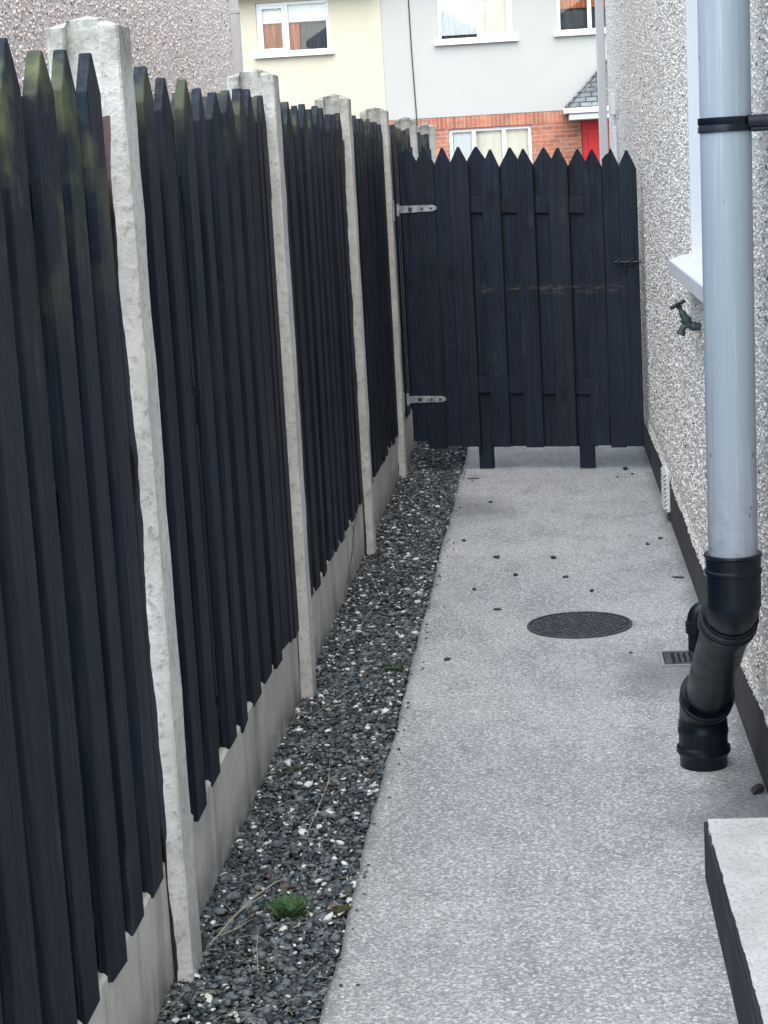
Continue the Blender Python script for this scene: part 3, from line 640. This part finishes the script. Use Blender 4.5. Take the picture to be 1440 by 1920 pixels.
for a in range(-q_, q_+1):
    for b in range(-q_, q_+1):
        ux, uy = (a*.80+b*.60)*p_, (-a*.60+b*.80)*p_
        if math.hypot(ux, uy) > rr-.018: continue
        hx = .0074; c_, s_ = .80, .60; q4 = [(-hx, -hx), (hx, -hx), (hx, hx), (-hx, hx)]
        bot = [(cx+ux+i*c_+j*s_, cyy+uy-i*s_+j*c_, .0028) for i, j in q4]; tp = [(cx+ux+.75*(i*c_+j*s_), cyy+uy+.75*(-i*s_+j*c_), .0062) for i, j in q4]
        m.add(bot+tp, [(4, 5, 6, 7), (0, 1, 5, 4), (1, 2, 6, 5), (2, 3, 7, 6), (3, 0, 4, 7)])
m.build('tread', M['iron'], e)

# ------------------------------------------------------------------ garden tap
e = empty('garden_tap', (.46, 5.85, .97), 'small brass garden tap with black T handle on the right wall under the sill', 'tap')
m = MB(); yT = 5.85
m.tube([(.475, yT, .966), (.452, yT, .968), (.452, yT, .968), (.440, yT, .972)], [.013, .013, .016, .014], 16)
m.tube([(.440, yT, .972), (.428, yT, .977), (.416, yT, .966), (.411, yT, .955), (.408, yT, .945)], [.012, .0125, .0105, .0098, .0098], 16)
m.tube([(.4115, yT, .955), (.4075, yT, .944)], .0135, 16)
m.build('tap_body', M['brass'], e, smooth=True)
ax = Vector((.435, yT, .970)); dx = Vector((-.30, 0, .62)).normalized()
m = MB(); L_ = [(0, .014), (.018, .0155), (.020, .0175), (.028, .0175), (.030, .012), (.050, .010), (.052, .0075), (.072, .006)]
m.tube([ax+dx*t for t, r in L_], [r for t, r in L_], 16); m.build('bonnet', M['brass'], e, smooth=True)
hc = ax+dx*.077; hp = Vector((.62, 0, .30)).normalized()
m = MB(); m.tube([hc-hp*.026, hc-hp*.024, hc, hc+hp*.024, hc+hp*.026], [.0045, .0062, .0058, .0062, .0045], 12); m.tube([hc-dx*.012, hc+dx*.004], .0085, 12); m.build('handle', M['black_metal'], e, smooth=True)

# ------------------------------------------------------------------ neighbour's house (left)
e = empty('neighbour_house', (-1.9, 8.5, 0), 'pinkish pebbledashed gable wall rising behind the fence at the upper left', 'house')
m = MB(); m.box(-6.5, -1.9, 5.2, 11.83, -.05, 5.2); m.build('wall', M['dash_pink'], e)
n = 26000; yy = rng.uniform(6.0, 11.82, n); zz = rng.uniform(1.6, 2.9, n)
ch2 = scatter_mesh('wall_chippings', np.stack([np.full(n, -1.9015), yy, zz], 1), rng.lognormal(math.log(.0056), .28, n).clip(.003, .010), ico(), M['chip_pink'], (1.1, .9, .75), .12)
ch2.data.transform(Matrix.Translation(-Vector(e.location))); ch2.parent = e; tag(ch2, kind='stuff')
m = MB(); m.prism([(-6.8, 5.19), (-6.8, 5.35), (-4.2, 6.9), (-1.68, 5.35), (-1.68, 5.19)], lambda a, b, d: (a, d, b), 5.0, 12.0); m.build('roof', M['tiles'], e)
e = empty('grey_downpipe', (-1.87, 11.88, 0), 'pale square downpipe with a joint at the corner of the pebbledashed house on the left', 'downpipe')
m = MB(); m.box(-1.915, -1.845, 11.835, 11.90, 0, 2.51); m.box(-1.912, -1.848, 11.838, 11.897, 2.525, 5.1); m.build('pipe', M['trim'], e, bevel=.006)
m = MB(); m.box(-1.918, -1.842, 11.832, 11.903, 2.505, 2.530); m.build('joint_collar', M['trim'], e, bevel=.002)

# ------------------------------------------------------------------ houses across the road
HY = 34.
def win(parent, x0, x1, z0, z1, mull, curtains_and_stand_ins, sillx=.07, dark=None):
    m = MB(); t = .06; y = HY+.06
    for bx in ((x0, x1, y, y+.07, z0, z0+t), (x0, x1, y, y+.07, z1-t, z1), (x0, x0+t, y, y+.07, z0+t, z1-t), (x1-t, x1, y, y+.07, z0+t, z1-t)): m.box(*bx)
    for mx in mull: m.box(mx-.035, mx+.035, y, y+.07, z0+t, z1-t)
    wo = m.build('window', M['upvc'], parent, bevel=.006)
    xs = [x0+t]+[v for mx in mull for v in (mx-.035, mx+.035)]+[x1-t]
    for k in range(0, len(xs), 2):
        a, b = xs[k], xs[k+1]
        if (k//2) in (dark or []):   # opening casement frame
            m = MB()
            for bx in ((a, b, y-.015, y+.05, z0+t, z0+t+.05), (a, b, y-.015, y+.05, z1-t-.05, z1-t), (a, a+.045, y-.015, y+.05, z0+t+.05, z1-t-.05), (b-.045, b, y-.015, y+.05, z0+t+.05, z1-t-.05)): m.box(*bx)
            m.build('casement', M['upvc'], wo, bevel=.004)
        m = MB(); m.box(a, b, y+.04, y+.046, z0+t, z1-t); m.build('pane', M['glass'], wo)
    for (a, b, c, d, mt, dy) in curtains_and_stand_ins:
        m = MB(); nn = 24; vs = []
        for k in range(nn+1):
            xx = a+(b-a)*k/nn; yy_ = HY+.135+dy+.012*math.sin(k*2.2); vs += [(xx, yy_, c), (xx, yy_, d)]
        m.add(vs, [(2*k, 2*k+2, 2*k+3, 2*k+1) for k in range(nn)]); m.build('curtain', M[mt], wo, smooth=True)  # real nets, plus sheets painted as roof reflection and room shade
    m = MB(); m.box(x0-.06, x1+sillx, HY-.09, HY+.10, z0-.055, z0-.001); m.build('sill', M['upvc'], wo, bevel=.006)
    return wo
# cream house
e = empty('cream_house', (-7, HY, 0), 'cream rendered house across the road with one upstairs window showing', 'house')
H1 = (-4.99, -3.68, 3.63, 4.54)
m = MB(); wall_holes(m, lambda a, z, d: (a, HY+d, z), -11.5, -2.745, 2.36, 4.72, [H1], .12); m.build('wall', M['cream'], e)
m = MB(); wall_holes(m, lambda a, z, d: (a, HY+d, z), -11.5, -2.745, 0, 2.357, [], .12); m.build('brick_wall', M['brick'], e)
win(e, *H1, [-4.455], [(-4.99, -3.68, 4.18, 4.54, 'net', 0), (-4.95, -4.25, 3.63, 4.4, 'orange_reflection', .06), (-4.22, -3.68, 3.63, 4.4, 'dark_room', .09)], dark=[0])
m = MB(); m.box(-11.4, -2.9, HY+1.2, HY+1.3, 0, 4.7); m.build('room', M['room'], e)
m = MB(); m.prism([(HY-.35, 4.68), (HY-.35, 4.85), (HY+4, 7.2), (HY+8.4, 4.85), (HY+8.4, 4.68)], lambda a, b, d: (d, a, b), -11.7, -2.76); m.build('roof', M['tiles'], e)
m = MB(); m.tube([(-3.82+.01*math.sin(k*1.3)+.004*k, HY-.001, 3.55-.075*k) for k in range(10)], .0035, 5); m.build('hairline_crack', M['trim'], e)
# grey house
e = empty('grey_house', (1, HY, 0), 'pale grey rendered house with red brick ground floor across the road', 'house')
H2 = (-1.755, -.42, 3.66, 4.78); H3 = (.355, 1.66, 3.69, 4.80); H4 = (-1.645, -.167, 1.05, 2.142); HD = (.72, 1.66, .0, 2.17)
m = MB(); wall_holes(m, lambda a, z, d: (a, HY-.012+d, z), -2.742, 6.0, 2.362, 5.05, [H2, H3], .13); m.build('wall', M['grey'], e)
m = MB(); wall_holes(m, lambda a, z, d: (a, HY+d, z), -2.742, 6.0, 0, 2.150, [H4, (HD[0], HD[1], .001, 2.149)], .12); m.build('brick_wall', M['brick'], e)
m = MB(); m.box(-2.742, 6.0, HY-.006, HY+.12, 2.152, 2.359); m.build('brick_soldier_course', M['soldier'], e)
win(e, *H2, [-1.03], [(-1.7, -.95, 3.78, 4.8, 'net', 0), (-1.0, -.48, 3.66, 4.8, 'yellow_net', .02), (-1.7, -1.0, 3.66, 3.80, 'dark_room', .05)], sillx=.09, dark=[1])
win(e, *H3, [.93], [(.40, 1.6, 3.69, 4.15, 'dark_room', .1), (.36, 1.62, 4.12, 4.8, 'orange_reflection', .04)], sillx=.09)
win(e, *H4, [-1.20, -.66], [(-1.6, -1.18, 1.1, 2.1, 'net', 0), (-1.18, -.2, 1.1, 2.1, 'yellow_net', .04)])
m = MB(); m.box(-2.6, 5.9, HY+1.2, HY+1.3, 0, 5.0); m.build('room', M['room'], e)
d = MB(); d.box(HD[0]+.01, HD[1]-.01, HY+.05, HY+.10, .02, HD[3]-.02); do = d.build('door', M['red'], e)
for (a, b) in ((.83, 1.12), (1.25, 1.54)):
    for (c, d2) in ((1.55, 2.02), (.95, 1.42), (.2, .82)):
        q = MB(); q.prism([(a, c), (b, c), (b, d2), (a, d2)], lambda u, v, w: (u, w, v), HY+.036, HY+.049); q.build('door_panel', M['red'], do, bevel=.012)
m = MB(); m.prism([(HY-.35, 5.0), (HY-.35, 5.18), (HY+4, 7.5), (HY+8.4, 5.18), (HY+8.4, 5.0)], lambda a, b, d: (d, a, b), -2.75, 6.1); m.build('roof', M['tiles'], e)
# thin black cable down the joint
m = MB(); m.tube([(-2.25, HY-.025, 5.0), (-2.235, HY-.025, 3.6), (-2.20, HY-.025, 2.2), (-2.20, HY-.025, .3)], .010, 8)
tag(obj_at(m, 'wall_cable', M['black_line'], (-2.2, HY-.02, .3)), 'thin black cable running down the pale grey facade', 'cable')
# hipped slate canopy over the red door
pc_ = MB(); xL, xR, yF, zE, zT = .44, 3.2, HY-.75, 2.37, 3.18
vs = [(xL, yF, zE), (xR, yF, zE), (xR-.80, HY-.014, zT), (xL+.80, HY-.014, zT), (xL, HY-.014, zE), (xR, HY-.014, zE)]
pc_.add(vs, [(0, 1, 2, 3), (4, 0, 3), (1, 5, 2), (0, 4, 5, 1), (4, 3, 2, 5)]); pr = pc_.build('canopy', M['slate'], e)
m = MB(); m.box(xL-.03, xR+.03, yF-.06, yF+.01, zE-.09, zE-.002); m.box(xL+.06, xR-.06, yF+.012, HY-.02, zE-.20, zE-.095); m.box(xL-.03, xL+.04, yF+.011, HY-.02, zE-.09, zE-.002)
m.build('fascia', M['upvc'], pr, bevel=.01)
m = MB(); m.tube([(xL, yF, zE+.02), (xL+.80, HY-.03, zT+.02)], .022, 8); m.build('hip_tiles', M['slate'], pr)

# ------------------------------------------------------------------ debris, twigs, weeds
def pebble(name, x, y, r, label, cat, mt, fl=.55, group=None, ang=0, long=1.4):
    V, Fc = ico(); P = V*(1+rng.normal(0, .16, (len(V), 1)))*np.array([long, .9, fl])*r; c, s_ = math.cos(ang), math.sin(ang)
    P = P@np.array([[c, s_, 0], [-s_, c, 0], [0, 0, 1]]); zmin = P[:, 2].min()
    m = MB(); m.add([(p[0]+x, p[1]+y, p[2]-zmin*.8) for p in P], [tuple(f) for f in Fc])
    return tag(obj_at(m, name, M[mt], (x, y, 0)), label, cat, group)
gr = 'dark stones scattered on the path'
deb = [(.344, 9.0, .016, 'dark clod on the path close under the right end of the gate'),
 (.373, 8.86, .009, 'tiny dark crumb just right below the clod at the gate'),
 (.30, 8.80, .008, 'tiny dark crumb left of the clod near the gate foot'),
 (-.29, 8.25, .011, 'dark stone nearest to the left gate foot, near the path edge'),
 (-.233, 7.047, .012, 'dark rounded stone left of centre midway to the gate'),
 (-.156, 6.723, .011, 'dark stone between the cover and the path left half'),
 (-.015, 7.0, .013, 'elongated dark stone straight behind the round cover, farther one'),
 (.026, 6.667, .012, 'flat dark chip behind the round cover'),
 (.116, 6.421, .011, 'dark stone just behind the round cover'),
 (-.30, 6.511, .010, 'small dark stone near the gravel edge level with the chip behind the cover'),
 (-.209, 6.198, .012, 'dark stone left of and slightly behind the round cover'),
 (.352, 7.195, .009, 'small dark stone near the plinth, left one of a pair'),
 (.408, 7.299, .010, 'small dark stone near the plinth, right one of a pair'),
 (-.352, 5.564, .010, 'dark stone in front of the cover close to the gravel edge'),
 (-.375, 7.403, .010, 'dark stone sitting on the gravel edge of the path midway to the gate'),
 (.213, 5.577, .007, 'tiny dark stone between the cover and the drain gully'),
 (.452, 4.275, .020, 'largest black stone against the plinth at the right edge, above the door step')]
for k, (x, y, r, l) in enumerate(deb): pebble('dark_stone', x, y, r*.85, l, 'stone', 'stone_dark', rng.uniform(.4, .8), gr, rng.uniform(-1.2, 1.2), rng.uniform(1, 1.6))
pebble('flat_stone', -.393, 8.93, .022, 'flat grey stone chip on the path corner beside the left gate foot', 'stone', 'stone_pale', .25, None, .1, 1.6)
pebble('dead_leaf', .43, 6.6, .016, 'curled dark dead leaf on the path beside the plinth', 'leaf', 'stone_dark', .2, None, -.6, 1.8)
def leafy(name, x, y, n, rad, h, label, mt='leaf'):
    m = MB()
    for k in range(n):
        a = rng.uniform(0, 2*math.pi); L = rad*rng.uniform(.4, 1); e_ = rng.uniform(.15, 1.0); base = Vector((x+rng.normal(0, rad*.12), y+rng.normal(0, rad*.12), -.012))
        d_ = Vector((math.cos(a)*math.cos(e_), math.sin(a)*math.cos(e_), math.sin(e_)*h/rad)); side = Vector((-math.sin(a), math.cos(a), 0))
        for q in range(5):    # leaflets along each stem
            t = (q+1.2)/6; c = base+d_*L*t+Vector((0, 0, -.25*L*t*t)); sz = .0085*rng.uniform(.6, 1.4)*(1.25-t*.5)
            for sgn in (-1, 1):
                t1 = c+side*sgn*sz*1.25+d_*sz*1.3+Vector((0, 0, rng.normal(0, .003))); mid1 = c+side*sgn*sz*.8+d_*sz*1.1; mid2 = c+side*sgn*sz*.8-d_*sz*.15
                m.add([c, mid1, t1, mid2], [(0, 1, 2, 3)])
        m.tube([base, base+d_*L*.5+Vector((0, 0, -.06*L)), base+d_*L*.95+Vector((0, 0, -.22*L))], .0008, 4)
    return tag(obj_at(m, name, M[mt], (x, y, 0)), label, 'weed')
leafy('green_weed', -.578, 3.61, 44, .068, .075, 'bright green feathery weed in the gravel near the front')
leafy('green_weed', -.503, 5.5, 22, .045, .035, 'small green weed at the path edge of the gravel, level with the second post')
leafy('brown_weed', -.478, 3.62, 18, .026, .02, 'tiny olive brown weed tuft against the concrete path edge at the front', 'moss')
leafy('brown_weed', -.70, 4.55, 22, .03, .02, 'low olive moss tuft in the gravel near the second post', 'moss')
def stem(name, pts, r, label, mt='straw', extra=()):
    m = MB(); r *= .62; m.tube(pts, [r]*(len(pts)-1)+[r*.4], 5)
    for q in extra: m.tube(q, [r*.7]*(len(q)-1)+[r*.3], 5)
    return tag(obj_at(m, name, M[mt], pts[0]), label, 'twig')
# (points on the gravel)
stem('dry_twig', [(-.715, 3.42, .012), (-.68, 3.52, .03), (-.655, 3.60, .034), (-.62, 3.70, .03), (-.60, 3.74, .022)], .0022, 'pale forked dry stem lying on the gravel beside the green weed', 'straw',
     ([(-.68, 3.52, .03), (-.665, 3.60, .02), (-.64, 3.68, .012)], [(-.70, 3.45, .018), (-.672, 3.50, .012), (-.65, 3.55, .01)]))
stem('dry_twig', [(-.60, 4.02, .006), (-.585, 4.15, .03), (-.575, 4.30, .045), (-.585, 4.42, .055)], .0016, 'thin pale upright dry stem in the gravel, left of the path joint', 'straw',
     ([(-.575, 4.30, .045), (-.555, 4.36, .05), (-.54, 4.38, .04)], [(-.60, 4.02, .006), (-.56, 4.0, .008), (-.52, 4.02, .006)]))
stem('dry_twig', [(-.70, 5.0, .005), (-.66, 5.1, .012), (-.62, 5.22, .012), (-.60, 5.28, .01)], .0014, 'short straight straw in the gravel beside the second post', 'straw')
stem('dry_twig', [(-.715, 5.55, .008), (-.69, 5.75, .02), (-.66, 5.95, .02), (-.645, 6.15, .02), (-.62, 6.35, .02), (-.66, 6.55, .02), (-.70, 6.75, .04), (-.76, 6.95, .10)], .0015, 'long thin pale tendril winding across the gravel to the plank past the second post', 'straw')
stem('dark_creeper', [(-.762, 6.55, .03), (-.758, 6.7, .10), (-.760, 6.85, .17), (-.758, 6.95, .21), (-.762, 7.1, .20)], .0022, 'bare dark creeper twig climbing the gravel board before the third post', 'twig',
     ([(-.758, 6.7, .10), (-.756, 6.8, .11), (-.758, 6.86, .135)], [(-.760, 6.85, .17), (-.757, 6.78, .20), (-.758, 6.72, .215)]))
stem('dry_twig', [(-.535, 3.12, .006), (-.548, 3.20, .02), (-.558, 3.29, .03)], .0013, 'fine dark stalk sticking up from the gravel at the bottom edge', 'twig')
stem('dry_twig', [(-.60, 3.30, .006), (-.61, 3.36, .03), (-.615, 3.42, .05)], .0013, 'fine pale stalk standing in the gravel nearest the first post foot', 'straw')
# loose dry grass bits over the gravel
m = MB()
for k in range(420):
    x, y = rng.uniform(-.76, -.46), 3.0+6.5*rng.random()**1.4; a = rng.uniform(0, 6.28); L = rng.uniform(.012, .06); c = Vector((x, y, rng.uniform(-.004, .006)))
    d_ = Vector((math.cos(a), math.sin(a), rng.normal(0, .15)))*L*.5; b_ = Vector((0, 0, rng.uniform(0, .008)))
    m.tube([c-d_, c+b_, c+d_], rng.uniform(.0003, .0006), 4)
tag(m.build('dry_grass_litter', M['straw']), kind='stuff')
